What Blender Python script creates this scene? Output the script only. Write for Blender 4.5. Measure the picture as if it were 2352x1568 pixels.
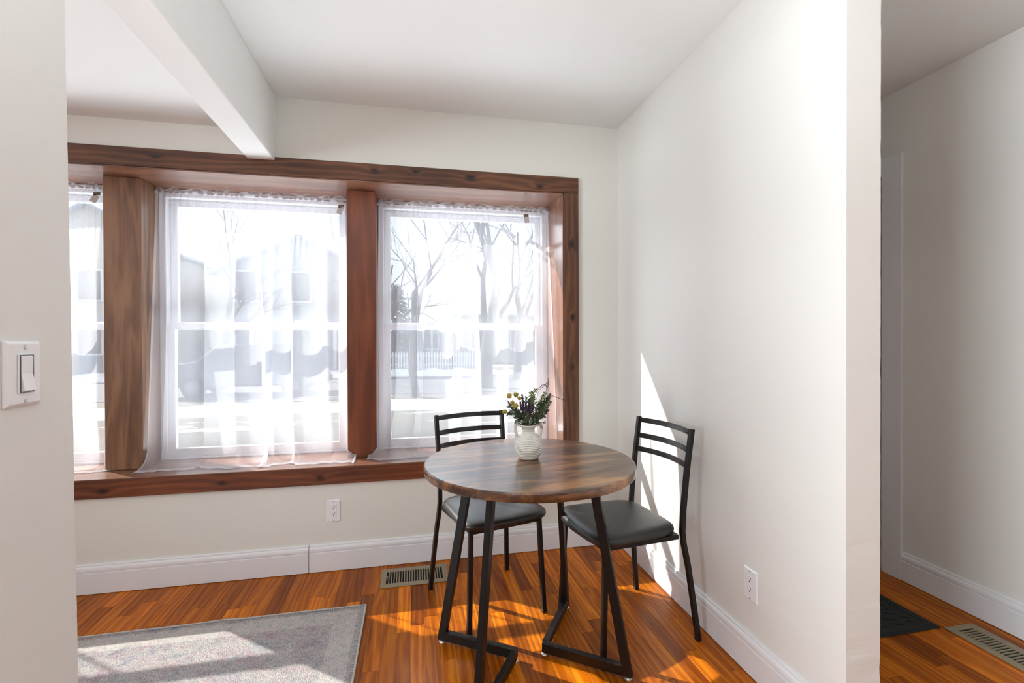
import bpy, math, random
from mathutils import Vector, Matrix, noise
PI = math.pi
for o in list(bpy.data.objects): bpy.data.objects.remove(o)
sc = bpy.context.scene
COL = sc.collection

# ------------------------------------------------------------------ camera
cd = bpy.data.cameras.new('camera'); cam = bpy.data.objects.new('camera', cd); COL.objects.link(cam)
cd.sensor_fit = 'HORIZONTAL'; cd.sensor_width = 36.0; cd.lens = 1087.85/2352*36
cd.clip_start = 0.02; cd.clip_end = 300
_R = Vector((.97878656, -.20485635, -.00327884)); _U = Vector((.00445125, .00526253, .99997625)); _F = Vector((.20483423, .9787779, -.00606276))
mw = Matrix((( _R.x, _U.x, -_F.x, -1.1869), (_R.y, _U.y, -_F.y, -2.61235), (_R.z, _U.z, -_F.z, 1.20667), (0, 0, 0, 1)))
cam.matrix_world = mw
sc.camera = cam
# ------------------------------------------------------------------ world, sun, lights, exposure
W = bpy.data.worlds.new('world'); sc.world = W; W.use_nodes = True
bg = W.node_tree.nodes['Background']; bg.inputs[0].default_value = (.86, .93, 1.0, 1); bg.inputs[1].default_value = 1.0
sd = bpy.data.lights.new('sun', 'SUN'); sun = bpy.data.objects.new('sun', sd); COL.objects.link(sun)
sd.energy = 10.0; sd.angle = math.radians(.55); sd.color = (1.0, .95, .86)
sun.rotation_euler = Vector((-.78, .62, .75)).to_track_quat('Z', 'Y').to_euler()
def area(name, loc, aim, sx, sy, power, col=(1, 1, 1)):
    d = bpy.data.lights.new(name, 'AREA'); d.shape = 'RECTANGLE'; d.size = sx; d.size_y = sy; d.energy = power; d.color = col
    o = bpy.data.objects.new(name, d); COL.objects.link(o); o.location = loc
    o.rotation_euler = (Vector(loc)-Vector(aim)).to_track_quat('Z', 'Y').to_euler(); return o
# fill lights added to stand for daylight from unseen windows behind and left
area('rear_fill_daylight', (-3.6, -5.93, 1.35), (-3.2, 0, 3.6), 1.2, 1.6, 6, (.88, .96, 1))
sl = area('side_fill_daylight', (-5.43, -3.6, 1.35), (0, -3.1, 2.0), 1.9, 1.3, 66, (.88, .96, 1)); sl.data.spread = math.radians(95)
# area light added outside above the windows to boost the sky's light indoors
area('sky_fill_front', (-2.6, 3.0, 3.3), (-1.2, -.6, 1.1), 4.5, 2.2, 110, (.90, .96, 1))
# area light added low outside, boosting the snow's bounce onto the ceiling
area('snow_bounce_fill', (-2.2, 1.9, -.4), (-1.6, -1.4, 2.44), 5.0, 1.6, 170, (.92, .97, 1))
# unseen fill light added behind the camera, aimed up to brighten the white ceiling
ul = area('ceiling_fill_behind_camera', (-1.3, -2.9, 1.3), (-1.3, -2.6, 3.4), 1.3, .5, 26, (.90, .97, 1)); ul.data.spread = math.radians(150)
sc.view_settings.view_transform = 'Standard'; sc.view_settings.look = 'None'
sc.view_settings.exposure = 0.50; sc.view_settings.gamma = 1.0; sc.view_settings.use_curve_mapping = False
sc.cycles.max_bounces = 10; sc.cycles.diffuse_bounces = 4; sc.cycles.glossy_bounces = 4
sc.cycles.transmission_bounces = 6; sc.cycles.transparent_max_bounces = 24
sc.cycles.sample_clamp_indirect = 6; sc.cycles.caustics_reflective = False; sc.cycles.caustics_refractive = False

# ------------------------------------------------------------------ mesh helpers
def tag(o, label=None, cat=None, group=None, kind=None):
    if label: o['label'] = label
    if cat: o['category'] = cat
    if group: o['group'] = group
    if kind: o['kind'] = kind
    return o
def empty(name, loc=(0, 0, 0), rz=0, **k):
    o = bpy.data.objects.new(name, None); COL.objects.link(o); o.location = loc; o.rotation_euler = (0, 0, rz)
    o.empty_display_size = .05
    return tag(o, **k)
class MB:
    def __init__(s): s.v = []; s.f = []
    def add(s, vs, fs):
        n = len(s.v); s.v += [tuple(v) for v in vs]; s.f += [tuple(i+n for i in f) for f in fs]; return s
    def box(s, x0, x1, y0, y1, z0, z1):
        return s.add([(x0,y0,z0),(x1,y0,z0),(x1,y1,z0),(x0,y1,z0),(x0,y0,z1),(x1,y0,z1),(x1,y1,z1),(x0,y1,z1)],
                     [(0,3,2,1),(4,5,6,7),(0,1,5,4),(1,2,6,5),(2,3,7,6),(3,0,4,7)])
    def prism(s, prof, p0, p1, up=(0, 0, 1)):
        """profile (a,b) swept from p0 to p1; a along side, b along up"""
        p0 = Vector(p0); p1 = Vector(p1); d = (p1-p0).normalized(); up = Vector(up); side = d.cross(up).normalized(); u2 = side.cross(d).normalized()
        n = len(prof); vs = [p0+side*a+u2*b for a, b in prof]+[p1+side*a+u2*b for a, b in prof]
        fs = [(i, (i+1) % n, (i+1) % n+n, i+n) for i in range(n)]+[tuple(range(n))[::-1], tuple(range(n, 2*n))]
        return s.add(vs, fs)
    def bar(s, p0, p1, w, h, up=(0, 0, 1), c=0.0015):
        w /= 2; h /= 2
        return s.prism([(-w+c,-h),(w-c,-h),(w,-h+c),(w,h-c),(w-c,h),(-w+c,h),(-w,h-c),(-w,-h+c)], p0, p1, up)
    def sweep(s, pts, prof, side):
        """closed profile swept along polyline, fixed side vector, mitred"""
        pts = [Vector(p) for p in pts]; side = Vector(side).normalized(); n = len(prof); vs = []
        for i, p in enumerate(pts):
            a = pts[max(i-1, 0)]; b = pts[min(i+1, len(pts)-1)]; t = (b-a).normalized(); u = t.cross(side).normalized()
            vs += [p+side*q[0]+u*q[1] for q in prof]
        fs = []
        for i in range(len(pts)-1):
            for j in range(n): k = (j+1) % n; fs.append((i*n+j, i*n+k, (i+1)*n+k, (i+1)*n+j))
        fs += [tuple(range(n))[::-1], tuple(range((len(pts)-1)*n, len(pts)*n))]
        return s.add(vs, fs)
    def tube(s, pts, r, n=6, cap=True):
        pts = [Vector(p) for p in pts]; m = len(pts); rs = r if isinstance(r, (list, tuple)) else [r]*m
        ref = Vector((.31, .17, .93)); vs = []
        for i, p in enumerate(pts):
            t = (pts[min(i+1, m-1)]-pts[max(i-1, 0)])
            t = t.normalized() if t.length > 1e-9 else Vector((0, 0, 1))
            a = t.cross(ref);
            if a.length < .05: a = t.cross(Vector((1, 0, 0)))
            a.normalize(); b = t.cross(a)
            vs += [p+(a*math.cos(2*PI*j/n)+b*math.sin(2*PI*j/n))*rs[i] for j in range(n)]
        fs = [(i*n+j, i*n+(j+1) % n, (i+1)*n+(j+1) % n, (i+1)*n+j) for i in range(m-1) for j in range(n)]
        if cap: fs += [tuple(range(n))[::-1], tuple(range((m-1)*n, m*n))]
        return s.add(vs, fs)
    def lathe(s, prof, n=48, c=(0, 0, 0), cap=True):
        m = len(prof); vs = [(c[0]+r*math.cos(2*PI*j/n), c[1]+r*math.sin(2*PI*j/n), c[2]+z) for r, z in prof for j in range(n)]
        fs = [(i*n+j, i*n+(j+1) % n, (i+1)*n+(j+1) % n, (i+1)*n+j) for i in range(m-1) for j in range(n)]
        if cap: fs += [tuple(range(n))[::-1], tuple(range((m-1)*n, m*n))]
        return s.add(vs, fs)
    def ball(s, c, r, n=8, m=5):
        prof = [(max(1e-4, math.sin(PI*i/m)), -math.cos(PI*i/m)) for i in range(m+1)]
        rr = r if isinstance(r, (tuple, list)) else (r, r, r)
        vs = [(c[0]+rr[0]*a*math.cos(2*PI*j/n), c[1]+rr[1]*a*math.sin(2*PI*j/n), c[2]+rr[2]*b) for a, b in prof for j in range(n)]
        fs = [(i*n+j, i*n+(j+1) % n, (i+1)*n+(j+1) % n, (i+1)*n+j) for i in range(m) for j in range(n)]
        return s.add(vs, fs)
    def leaf(s, p, d, L, w, n, bend=.2):
        """folded pointed leaf from p along d, normal n"""
        p = Vector(p); d = Vector(d).normalized(); n = Vector(n); sd = d.cross(n)
        if sd.length < .05: sd = d.cross(Vector((1, 0, .3)))
        sd.normalize(); n = sd.cross(d).normalized()
        P = []
        for t, ww in ((0, .12), (.3, .85), (.6, .9), (1, .02)):
            c = p+d*L*t-n*bend*L*t*t
            P += [c-sd*w*ww/2+n*w*.12*ww, c-n*w*.06, c+sd*w*ww/2+n*w*.12*ww]
        fs = []
        for i in range(3):
            a = i*3; fs += [(a, a+1, a+4, a+3), (a+1, a+2, a+5, a+4)]
        return s.add(P, fs)
    def build(s, name, mat, parent=None, smooth=False, bevel=0, seg=1, sub=0, kind=None, label=None):
        me = bpy.data.meshes.new(name); me.from_pydata(s.v, [], s.f); me.update()
        if mat: me.materials.append(mat)
        o = bpy.data.objects.new(name, me); COL.objects.link(o)
        if parent: o.parent = parent
        if smooth:
            for p in me.polygons: p.use_smooth = True
        if bevel:
            m = o.modifiers.new('bevel', 'BEVEL'); m.width = bevel; m.segments = seg; m.limit_method = 'ANGLE'; m.angle_limit = math.radians(35)
        if sub:
            m = o.modifiers.new('sub', 'SUBSURF'); m.levels = sub; m.render_levels = sub
        if kind: o['kind'] = kind
        if label: o['label'] = label
        return o
def struct(name, mb, mat, label, cat='structure', parent=None, **k):
    o = mb.build(name, mat, parent, **k)
    o['kind'] = 'structure'
    if parent is None: o['label'] = label; o['category'] = cat
    return o

# ------------------------------------------------------------------ node helpers
def srgb(r, g, b):
    f = lambda c: (c/255/12.92) if c/255 <= .04045 else ((c/255+.055)/1.055)**2.4
    return (f(r), f(g), f(b), 1)
class NT:
    def __init__(s, name):
        s.m = bpy.data.materials.new(name); s.m.use_nodes = True; s.t = s.m.node_tree; s.b = s.t.nodes['Principled BSDF']; s.out = s.t.nodes['Material Output']
    def n(s, typ, props=None, **ins):
        nd = s.t.nodes.new(typ)
        for k, v in (props or {}).items(): setattr(nd, k, v)
        for k, v in ins.items():
            key = int(k[1:]) if k[0] == 'i' and k[1:].isdigit() else k.replace('_', ' ')
            s.set(nd.inputs[key], v)
        return nd
    def set(s, inp, v):
        if hasattr(v, 'bl_idname') and 'Node' in v.bl_idname and not hasattr(v, 'is_output'): v = v.outputs[0]
        if isinstance(v, bpy.types.NodeSocket): s.t.links.new(v, inp)
        else: inp.default_value = v
    def math(s, op, a, b=None, c=None, clamp=False):
        nd = s.t.nodes.new('ShaderNodeMath'); nd.operation = op; nd.use_clamp = clamp
        s.set(nd.inputs[0], a)
        if b is not None: s.set(nd.inputs[1], b)
        if c is not None: s.set(nd.inputs[2], c)
        return nd.outputs[0]
    def vm(s, op, a, b):
        nd = s.t.nodes.new('ShaderNodeVectorMath'); nd.operation = op; s.set(nd.inputs[0], a)
        if b is not None: s.set(nd.inputs[1], b)
        return nd
    def obj(s): return s.n('ShaderNodeTexCoord').outputs['Object']
    def mapping(s, v, scale=(1, 1, 1), rot=(0, 0, 0), loc=(0, 0, 0)):
        nd = s.t.nodes.new('ShaderNodeMapping'); s.set(nd.inputs[0], v); nd.inputs['Scale'].default_value = scale; nd.inputs['Rotation'].default_value = rot
        s.set(nd.inputs['Location'], loc); return nd.outputs[0]
    def noise(s, v, scale, detail=3, rough=.5, dist=0):
        nd = s.t.nodes.new('ShaderNodeTexNoise'); s.set(nd.inputs['Vector'], v); nd.inputs['Scale'].default_value = scale
        nd.inputs['Detail'].default_value = detail; nd.inputs['Roughness'].default_value = rough; nd.inputs['Distortion'].default_value = dist
        return nd.outputs['Fac']
    def ramp(s, fac, stops):
        nd = s.t.nodes.new('ShaderNodeValToRGB'); s.set(nd.inputs[0], fac); cr = nd.color_ramp
        while len(cr.elements) < len(stops): cr.elements.new(.5)
        for e, (p, c) in zip(cr.elements, stops): e.position = p; e.color = c
        return nd.outputs[0]
    def mix(s, f, a, b, mode='MIX'):
        nd = s.t.nodes.new('ShaderNodeMix'); nd.data_type = 'RGBA'; nd.blend_type = mode; s.set(nd.inputs[0], f); s.set(nd.inputs[6], a); s.set(nd.inputs[7], b); return nd.outputs[2]
    def bump(s, h, strength, dist=.001):
        nd = s.t.nodes.new('ShaderNodeBump'); s.set(nd.inputs['Height'], h); nd.inputs['Strength'].default_value = strength; nd.inputs['Distance'].default_value = dist
        s.t.links.new(nd.outputs[0], s.b.inputs['Normal']); return nd
    def fin(s, col=None, rough=None, metal=None, coat=None, spec=None):
        if col is not None: s.set(s.b.inputs['Base Color'], col)
        if rough is not None: s.set(s.b.inputs['Roughness'], rough)
        if metal is not None: s.b.inputs['Metallic'].default_value = metal
        if coat is not None: s.b.inputs['Coat Weight'].default_value = coat; s.b.inputs['Coat Roughness'].default_value = .12
        if spec is not None: s.b.inputs['Specular IOR Level'].default_value = spec
        return s.m
def paint(name, c, rough=.6, bump=.12, var=.03, scale=260):
    t = NT(name); v = t.obj(); big = t.noise(v, 1.7, 3); c2 = tuple(x*(1-var*2) for x in c[:3])+(1,)
    spk = t.noise(v, 900, 1); t.bump(t.math('ADD', t.noise(v, scale, 2), t.math('MULTIPLY', spk, .3)), bump, .0012)
    return t.fin(t.mix(big, c, c2), rough)
def plain(name, c, rough=.5, var=.12, metal=0, scale=40, bump=0, coat=None, spec=None):
    t = NT(name); v = t.obj(); n = t.noise(v, scale, 3)
    if bump: t.bump(n, bump, .001)
    return t.fin(t.mix(n, c, tuple(x*(1-var) for x in c[:3])+(1,)), rough, metal, coat, spec)
def wood(name, stops, axis='X', rough=.35, coat=.0, knots=(), wav=1.0, fine=.35, ringf=26, seed=0., per_object=False, bump=.15, rot=0, stretch=1.6, rw=.2, spec=None):
    """axis = grain direction; knots in object coordinates (x,y,z,r)"""
    t = NT(name); v = t.obj()
    if rot: v = t.mapping(v, rot=(0, 0, rot))
    base = v
    off = (seed*3.1, seed*7.7, seed*1.3)
    if per_object:
        rnd = t.n('ShaderNodeObjectInfo').outputs['Random']
        cmb = t.n('ShaderNodeCombineXYZ', i0=t.math('MULTIPLY', rnd, 37.0), i1=t.math('MULTIPLY', rnd, 91.0), i2=t.math('MULTIPLY', rnd, 13.0)).outputs[0]
        v = t.vm('ADD', v, cmb).outputs[0]
    sx = {'X': (stretch, 11, 11), 'Y': (11, stretch, 11), 'Z': (11, 11, stretch)}[axis]
    warp = t.noise(t.mapping(v, sx, loc=off), 1.0, 2.5, .5, .3)
    sep = t.n('ShaderNodeSeparateXYZ', i0=v)
    across = {'X': t.math('ADD', sep.outputs[1], sep.outputs[2]), 'Y': t.math('ADD', sep.outputs[0], sep.outputs[2]), 'Z': t.math('ADD', sep.outputs[0], sep.outputs[1])}[axis]
    kw = None; kd = None
    for (kx, ky, kz, kr) in knots:
        q = t.vm('SUBTRACT', base, (kx, ky, kz)).outputs[0]
        st = {'X': (.55, 0, 1), 'Y': (1, .55, 0), 'Z': (1, 0, .6)}[axis]
        q = t.vm('MULTIPLY', q, st).outputs[0]
        ln = t.vm('LENGTH', q, None).outputs['Value']
        w = t.math('POWER', 2.718, t.math('MULTIPLY', t.math('POWER', t.math('DIVIDE', ln, kr*1.5), 2.0), -1.0))
        dk = t.math('POWER', 2.718, t.math('MULTIPLY', t.math('POWER', t.math('DIVIDE', ln, kr*.7), 2.0), -1.0))
        kw = w if kw is None else t.math('ADD', kw, w); kd = dk if kd is None else t.math('MAXIMUM', kd, dk)
    ph = t.math('ADD', t.math('MULTIPLY', across, ringf*3.0), t.math('MULTIPLY', warp, 9.0*wav))
    if kw is not None: ph = t.math('ADD', ph, t.math('MULTIPLY', kw, 2.0))
    ring = t.math('MULTIPLY_ADD', t.math('SINE', t.math('MULTIPLY', ph, 2.2)), .5, .5)
    ring = t.math('POWER', ring, 1.6)
    fs = {'X': (6, 330, 330), 'Y': (330, 6, 330), 'Z': (330, 330, 6)}[axis]
    fib = t.noise(t.mapping(v, fs), 1.0, 3, .6)
    bs = {'X': (1.3, 7, 7), 'Y': (7, 1.3, 7), 'Z': (7, 7, 1.3)}[axis]
    blotch = t.noise(t.mapping(v, bs), 1.4, 3, .6)
    f = t.math('ADD', t.math('MULTIPLY', ring, rw), t.math('ADD', t.math('MULTIPLY', fib, fine), t.math('MULTIPLY', blotch, .9-fine*.6)))
    f = t.math('SUBTRACT', f, .1)
    if kd is not None: f = t.math('SUBTRACT', f, t.math('MULTIPLY', kd, .55))
    c = t.ramp(f, stops)
    if per_object:
        rnd2 = t.n('ShaderNodeTexWhiteNoise', {'noise_dimensions': '1D'}, W=t.math('MULTIPLY', rnd, 517.0)).outputs['Value']
        c = t.mix(1.0, c, t.ramp(rnd2, [(0, (.40, .33, .30, 1)), (.25, (.66, .60, .56, 1)), (.5, (.82, .78, .74, 1)), (.8, (1.0, 1.0, .95, 1)), (1, (1.30, 1.27, 1.15, 1))]), 'MULTIPLY')
    t.bump(t.math('ADD', fib, t.math('MULTIPLY', ring, .5)), bump, .0006)
    rr = t.math('ADD', t.math('MULTIPLY', fib, .18), rough-.09)
    return t.fin(c, rr, coat=coat, spec=spec)

WALL = paint('wall_paint', (.78, .775, .72, 1), .55)
WALL_LIT = paint('wall_paint_lit', (.81, .80, .77, 1), .5, bump=.16)  # same wall paint, lighter copy for the walls that catch more light
CEIL = paint('ceiling_paint', (.85, .865, .855, 1), .75, bump=.07)
TRIMW = paint('white_trim_paint', (.80, .80, .83, 1), .32, bump=.02, var=.01)
def C3(*s): return [(p, srgb(*c)) for p, c in s]
K = dict(head=[(-1.168,-.02,2.098,.011),(-.875,-.02,2.088,.02),(-.481,-.02,2.062,.016),(-1.381,-.02,2.092,.016),(-2.4,-.02,2.09,.01)],
         sill=[(-2.631,-.02,.489,.017),(-2.117,-.02,.497,.013),(-1.659,-.02,.49,.016)],
         side=[(-.296,-.02,1.748,.018),(-.289,-.02,1.329,.016),(-.29,-.02,1.041,.018)])
PINE = C3((0, (30, 17, 12)), (.28, (62, 36, 24)), (.5, (94, 57, 37)), (.72, (122, 78, 50)), (1, (150, 100, 66)))
PINE2 = C3((0, (34, 17, 12)), (.28, (76, 38, 24)), (.5, (106, 56, 34)), (.75, (132, 76, 46)), (1, (156, 96, 60)))
W_HEAD = wood('stained_pine_header', PINE, 'X', .42, .0, K['head'], seed=1)
W_SILL = wood('stained_pine_sill_face', PINE2, 'X', .4, .0, K['sill'], seed=2)
W_SIDE = wood('stained_pine_side', PINE, 'Z', .45, .0, K['side'], seed=3)
W_IN = wood('red_stained_boards', C3((0, (84, 50, 36)), (.4, (118, 78, 58)), (.7, (144, 100, 76)), (1, (166, 122, 96))), 'X', .3, .35, seed=4, fine=.25, ringf=8, wav=.6)
W_INZ = wood('red_stained_jamb', C3((0, (84, 50, 36)), (.4, (118, 78, 58)), (.7, (144, 100, 76)), (1, (166, 122, 96))), 'Z', .3, .35, seed=5, fine=.25, ringf=8, wav=.6)
W_POSTL = wood('walnut_post', C3((0, (62, 44, 36)), (.3, (98, 70, 52)), (.55, (134, 98, 72)), (.8, (160, 122, 92)), (1, (182, 146, 112))), 'Z', .4, .1, seed=6, ringf=9, wav=1.5, stretch=1.1)
W_POSTM = wood('red_brown_post', C3((0, (70, 34, 22)), (.35, (106, 56, 36)), (.6, (128, 70, 46)), (1, (160, 96, 64))), 'Z', .38, .1, seed=7, ringf=10, wav=.9, fine=.2)
W_FLOOR = wood('oak_floor', C3((0, (64, 26, 0)), (.28, (124, 56, 2)), (.45, (170, 86, 6)), (.65, (196, 108, 14)), (1, (222, 140, 34))), 'Y', .34, .03, per_object=True, ringf=30, wav=1.25, fine=.66, bump=.2, stretch=1.5, rw=.26, spec=.16)
SEAM_GLINT = plain('seam_glint', srgb(226, 186, 146), .5)  # pale base under the gaps, seam glints painted in as colour

# ------------------------------------------------------------------ room shell
ZC = 2.44; ZL = 2.2657
struct('wall_front', MB().box(-5.5,0.0,0,.42,-.1,.535).box(-5.5,0.0,0,.42,2.05,ZC).box(-.33,0,0,.42,.535,2.05).box(-5.5,-3.84,0,.42,.535,2.05)
       .box(0,1.32,0,.12,-.1,ZC), WALL, 'cream window wall below, above and beside the wood-trimmed windows', 'wall')
# right partition with its worn free end
def worn_wall(x0, x1, y0, y1, z0, z1, lean=(0, 0), side='y0', amp=.0016, seed=0):
    mb = MB(); nz = 150; rng = random.Random(seed); vs = []; fs = []
    for i in range(nz+1):
        z = z0+(z1-z0)*i/nz; l = lean[0]+(lean[1]-lean[0])*i/nz
        def chip(k):
            a = noise.noise(Vector((z*14, k*5.1+seed, 0))); b = noise.noise(Vector((z*55, k*9.7, seed)))
            low = .35+.9*max(0, 1-z/1.1)
            return max(0, a-.15)*amp*3*low+b*amp*.35
        if side == 'y0': r = [(x0+.0+chip(1)*.5, y0+l+chip(1)), (x1-chip(2)*.5, y0+l+chip(2)), (x1, y1), (x0, y1)]
        else: r = [(x0, y0), (x1, y0), (x1-chip(1)*.4, y1+l-chip(1)), (x0, y1+l)]
        vs += [(a, b, z) for a, b in r]
    for i in range(nz):
        for j in range(4): k = (j+1) % 4; fs.append((i*4+j, i*4+k, i*4+4+k, i*4+4+j))
    fs += [(3, 2, 1, 0), tuple(nz*4+j for j in range(4))]
    return MB().add(vs, fs)
struct('wall_right', worn_wall(0, .1168, -1.507, 0, 0, ZC, (0, 0), 'y0', .0014, 3), WALL_LIT, 'smooth off-white partition wall right of the table, its free end facing the camera', 'wall')
struct('wall_left', worn_wall(-1.99, -1.87, -1.95, -1.483, 0, 2.12, (.022, -.012), 'y1', .0014, 8), WALL_LIT, 'near white wall at the left edge carrying the light switch', 'wall')
struct('wall_hallway', MB().box(1.1956,1.32,-6,0,0,ZC), WALL_LIT, 'hallway wall beyond the partition with white casing and baseboard', 'wall')
struct('wall_far_left', MB().box(-5.6,-5.48,-6,.42,0,.6).box(-5.6,-5.48,-6,.42,2.1,ZC).box(-5.6,-5.48,-2.5,.42,.6,2.1).box(-5.6,-5.48,-6,-4.5,.6,2.1), WALL, 'far left wall of the open room with a window opening', 'wall')
struct('wall_rear', MB().box(-5.6,1.32,-6.12,-6,0,.6).box(-5.6,1.32,-6.12,-6,2.3,ZC).box(-5.6,-4.2,-6.12,-6,.6,2.3).box(-3.0,1.32,-6.12,-6,.6,2.3), plain('rear_wall_darkened', srgb(120, 112, 102), .7, .05), 'rear wall behind the camera with a window opening', 'wall')  # unseen wall, darkened to cut the light it bounces toward the partition end
struct('ceiling', MB().box(-1.93,1.32,-6.12,.42,ZC,ZC+.1), CEIL, 'white ceiling over the dining nook and hallway', 'ceiling')
struct('ceiling', MB().box(-5.6,-1.93,-6.12,.42,ZL,ZL+.1), CEIL, 'slightly lower white ceiling left of the beam', 'ceiling')
struct('trim_1', MB().box(-1.9917,-1.8644,-6,-.0212,2.1095,ZC-.0005).box(-1.9917,-1.8644,-.0212,0,2.131,ZC-.0005), CEIL, 'boxed white ceiling beam running from the window wall to the camera', 'beam', bevel=.003)

# floor: base slab + strips
fl = struct('floor', MB().box(-5.6,1.32,-6.12,0,-.06,-.0022), SEAM_GLINT, 'glossy orange-brown oak strip floor', 'floor')
rng = random.Random(11); PW = .0572; nfar = MB(); nb = 0
def plank(mb, x, y0, y1):
    g = .0005; c = .0007; x0 = x+g; x1 = x+PW-g; y0 += g; y1 -= g
    mb.add([(x0,y0,-.0022),(x1,y0,-.0022),(x1,y1,-.0022),(x0,y1,-.0022),(x0,y0,-c),(x1,y0,-c),(x1,y1,-c),(x0,y1,-c),
            (x0+c,y0+c,0),(x1-c,y0+c,0),(x1-c,y1-c,0),(x0+c,y1-c,0)],
           [(0,1,5,4),(1,2,6,5),(2,3,7,6),(3,0,4,7),(4,5,9,8),(5,6,10,9),(6,7,11,10),(7,4,8,11),(8,9,10,11)]); return mb
i0 = int(-5.6/PW)-1
for i in range(i0, int(1.2/PW)+1):
    x = i*PW; y = 0.0; y -= rng.uniform(.08, .6); ya = 0.0
    while ya > -6.1:
        y = max(y, -6.12)
        hall = x > .1
        seen = ya > (-1.50 if hall else -1.12) and x > -2.9 and not (hall and y > -.6) and x+PW > -2.9
        if seen and nb < 296: plank(MB(), x, y, ya).build('floorboard', W_FLOOR, fl); nb += 1
        else: plank(nfar, x, y, ya)
        ya = y; y -= rng.choice((.28, .42, .5, .66, .8, .95))*rng.uniform(.85, 1.15)
nfar.build('floorboards', W_FLOOR, fl, kind='stuff')

# baseboards
BP = [(0,0),(.016,0),(.016,.0965),(.0135,.0975),(.0135,.102),(.0155,.105),(.0155,.115),(.0135,.1225),(.0105,.1265),(.0085,.1275),(.0085,.1345),(.006,.1385),(0,.1385)]
def baseboard(name, p0, p1, label):
    return struct(name, MB().prism([(a, b) for a, b in BP], p0, p1), TRIMW, label, 'baseboard')
baseboard('baseboard_front', (-5.4,0,0.003), (-1.7186,0,0.003), 'long white moulded baseboard under the windows, left piece')
baseboard('baseboard_front', (-1.7158,0,0.003), (-.0161,0,0.003), 'white moulded baseboard under the windows, right piece behind the chairs')
baseboard('baseboard_right', (0,0,0.003), (0,-1.507,0.003), 'white moulded baseboard along the right partition')
baseboard('baseboard_hallway', (1.1956,-.7125,0.003), (1.1956,-6,0.003), 'white moulded baseboard in the hallway')
# hall door casing
cs = [(0,0),(.018,0),(.018,.085),(.012,.098),(.006,.1),(0,.1)]
struct('trim_2', MB().box(1.1786,1.1956,-.7125,-.61,0,2.127), TRIMW, 'flat white door casing standing on the hallway wall', 'casing', bevel=.003, seg=2)
struct('trim_3', MB().box(1.1786,1.1956,-.6098,0,2.03,2.127), TRIMW, 'white head casing over the hallway door', 'casing', bevel=.003)
struct('door_1', MB().box(1.18,1.1954,-.6,-.0,0.008,2.026), TRIMW, 'flat white door on the hallway wall behind the partition', 'door', bevel=.002)

# ------------------------------------------------------------------ window surround
struct('trim_4', MB().box(-3.95,-.2506,-.02,0,2.039,2.1287), W_HEAD, 'dark stained pine board across the top of the windows', 'window trim', bevel=.0025, seg=2)
struct('trim_5', MB().box(-3.95,-.2506,-.02,0,.4545,.5402), W_SILL, 'reddish stained knotty pine board along the front of the sill', 'window trim', bevel=.0025, seg=2)
struct('trim_6', MB().box(-.339,-.2506,-.02,0,.5407,2.0383), W_SIDE, 'dark knotty pine casing up the right side of the windows', 'window trim', bevel=.0025, seg=2)
struct('trim_7', MB().box(-3.95,-.346,-.0205,.42,.5408,.5465), W_IN, 'deep red-brown wooden window sill board', 'window sill', bevel=.001)
struct('trim_8', MB().box(-3.95,-.345,-.014,.42,2.0315,2.0386), W_IN, 'red-brown soffit board over the window recess', 'window trim', bevel=.001)
struct('trim_9', MB().box(-.345,-.3395,-.014,.42,.547,2.0312), W_INZ, 'red-brown jamb board at the right of the window recess', 'window trim', bevel=.001)
struct('trim_10', MB().box(-2.708,-2.54,.14,.418,.5468,2.0312), W_POSTL, 'broad walnut-brown post between the left and middle windows', 'window post', bevel=.002)
struct('trim_11', MB().box(-1.543,-1.389,.14,.418,.5468,2.0312), W_POSTM, 'plain reddish brown post between the middle and right windows', 'window post', bevel=.002)
VINYL = plain('white_vinyl', (.78, .80, .83, 1), .35, .03)
LOCKM = plain('sash_lock_metal', (.72, .72, .72, 1), .35, .05)
def glassmat():
    t = NT('window_glass'); tr = t.n('ShaderNodeBsdfTransparent', Color=(.90, .92, .93, 1)); gl = t.n('ShaderNodeBsdfGlossy', Roughness=.0)
    lw = t.n('ShaderNodeFresnel', IOR=1.45); nz = t.noise(t.obj(), 3, 1)
    fac = t.math('MULTIPLY', t.math('MULTIPLY', lw, t.math('SUBTRACT', 1.0, t.n('ShaderNodeNewGeometry').outputs['Backfacing'])), t.math('MULTIPLY_ADD', nz, .1, .75))
    mx = t.n('ShaderNodeMixShader', i0=fac, i1=tr, i2=gl); t.t.links.new(mx.outputs[0], t.out.inputs[0]); return t.m
GLASS = glassmat()
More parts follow.
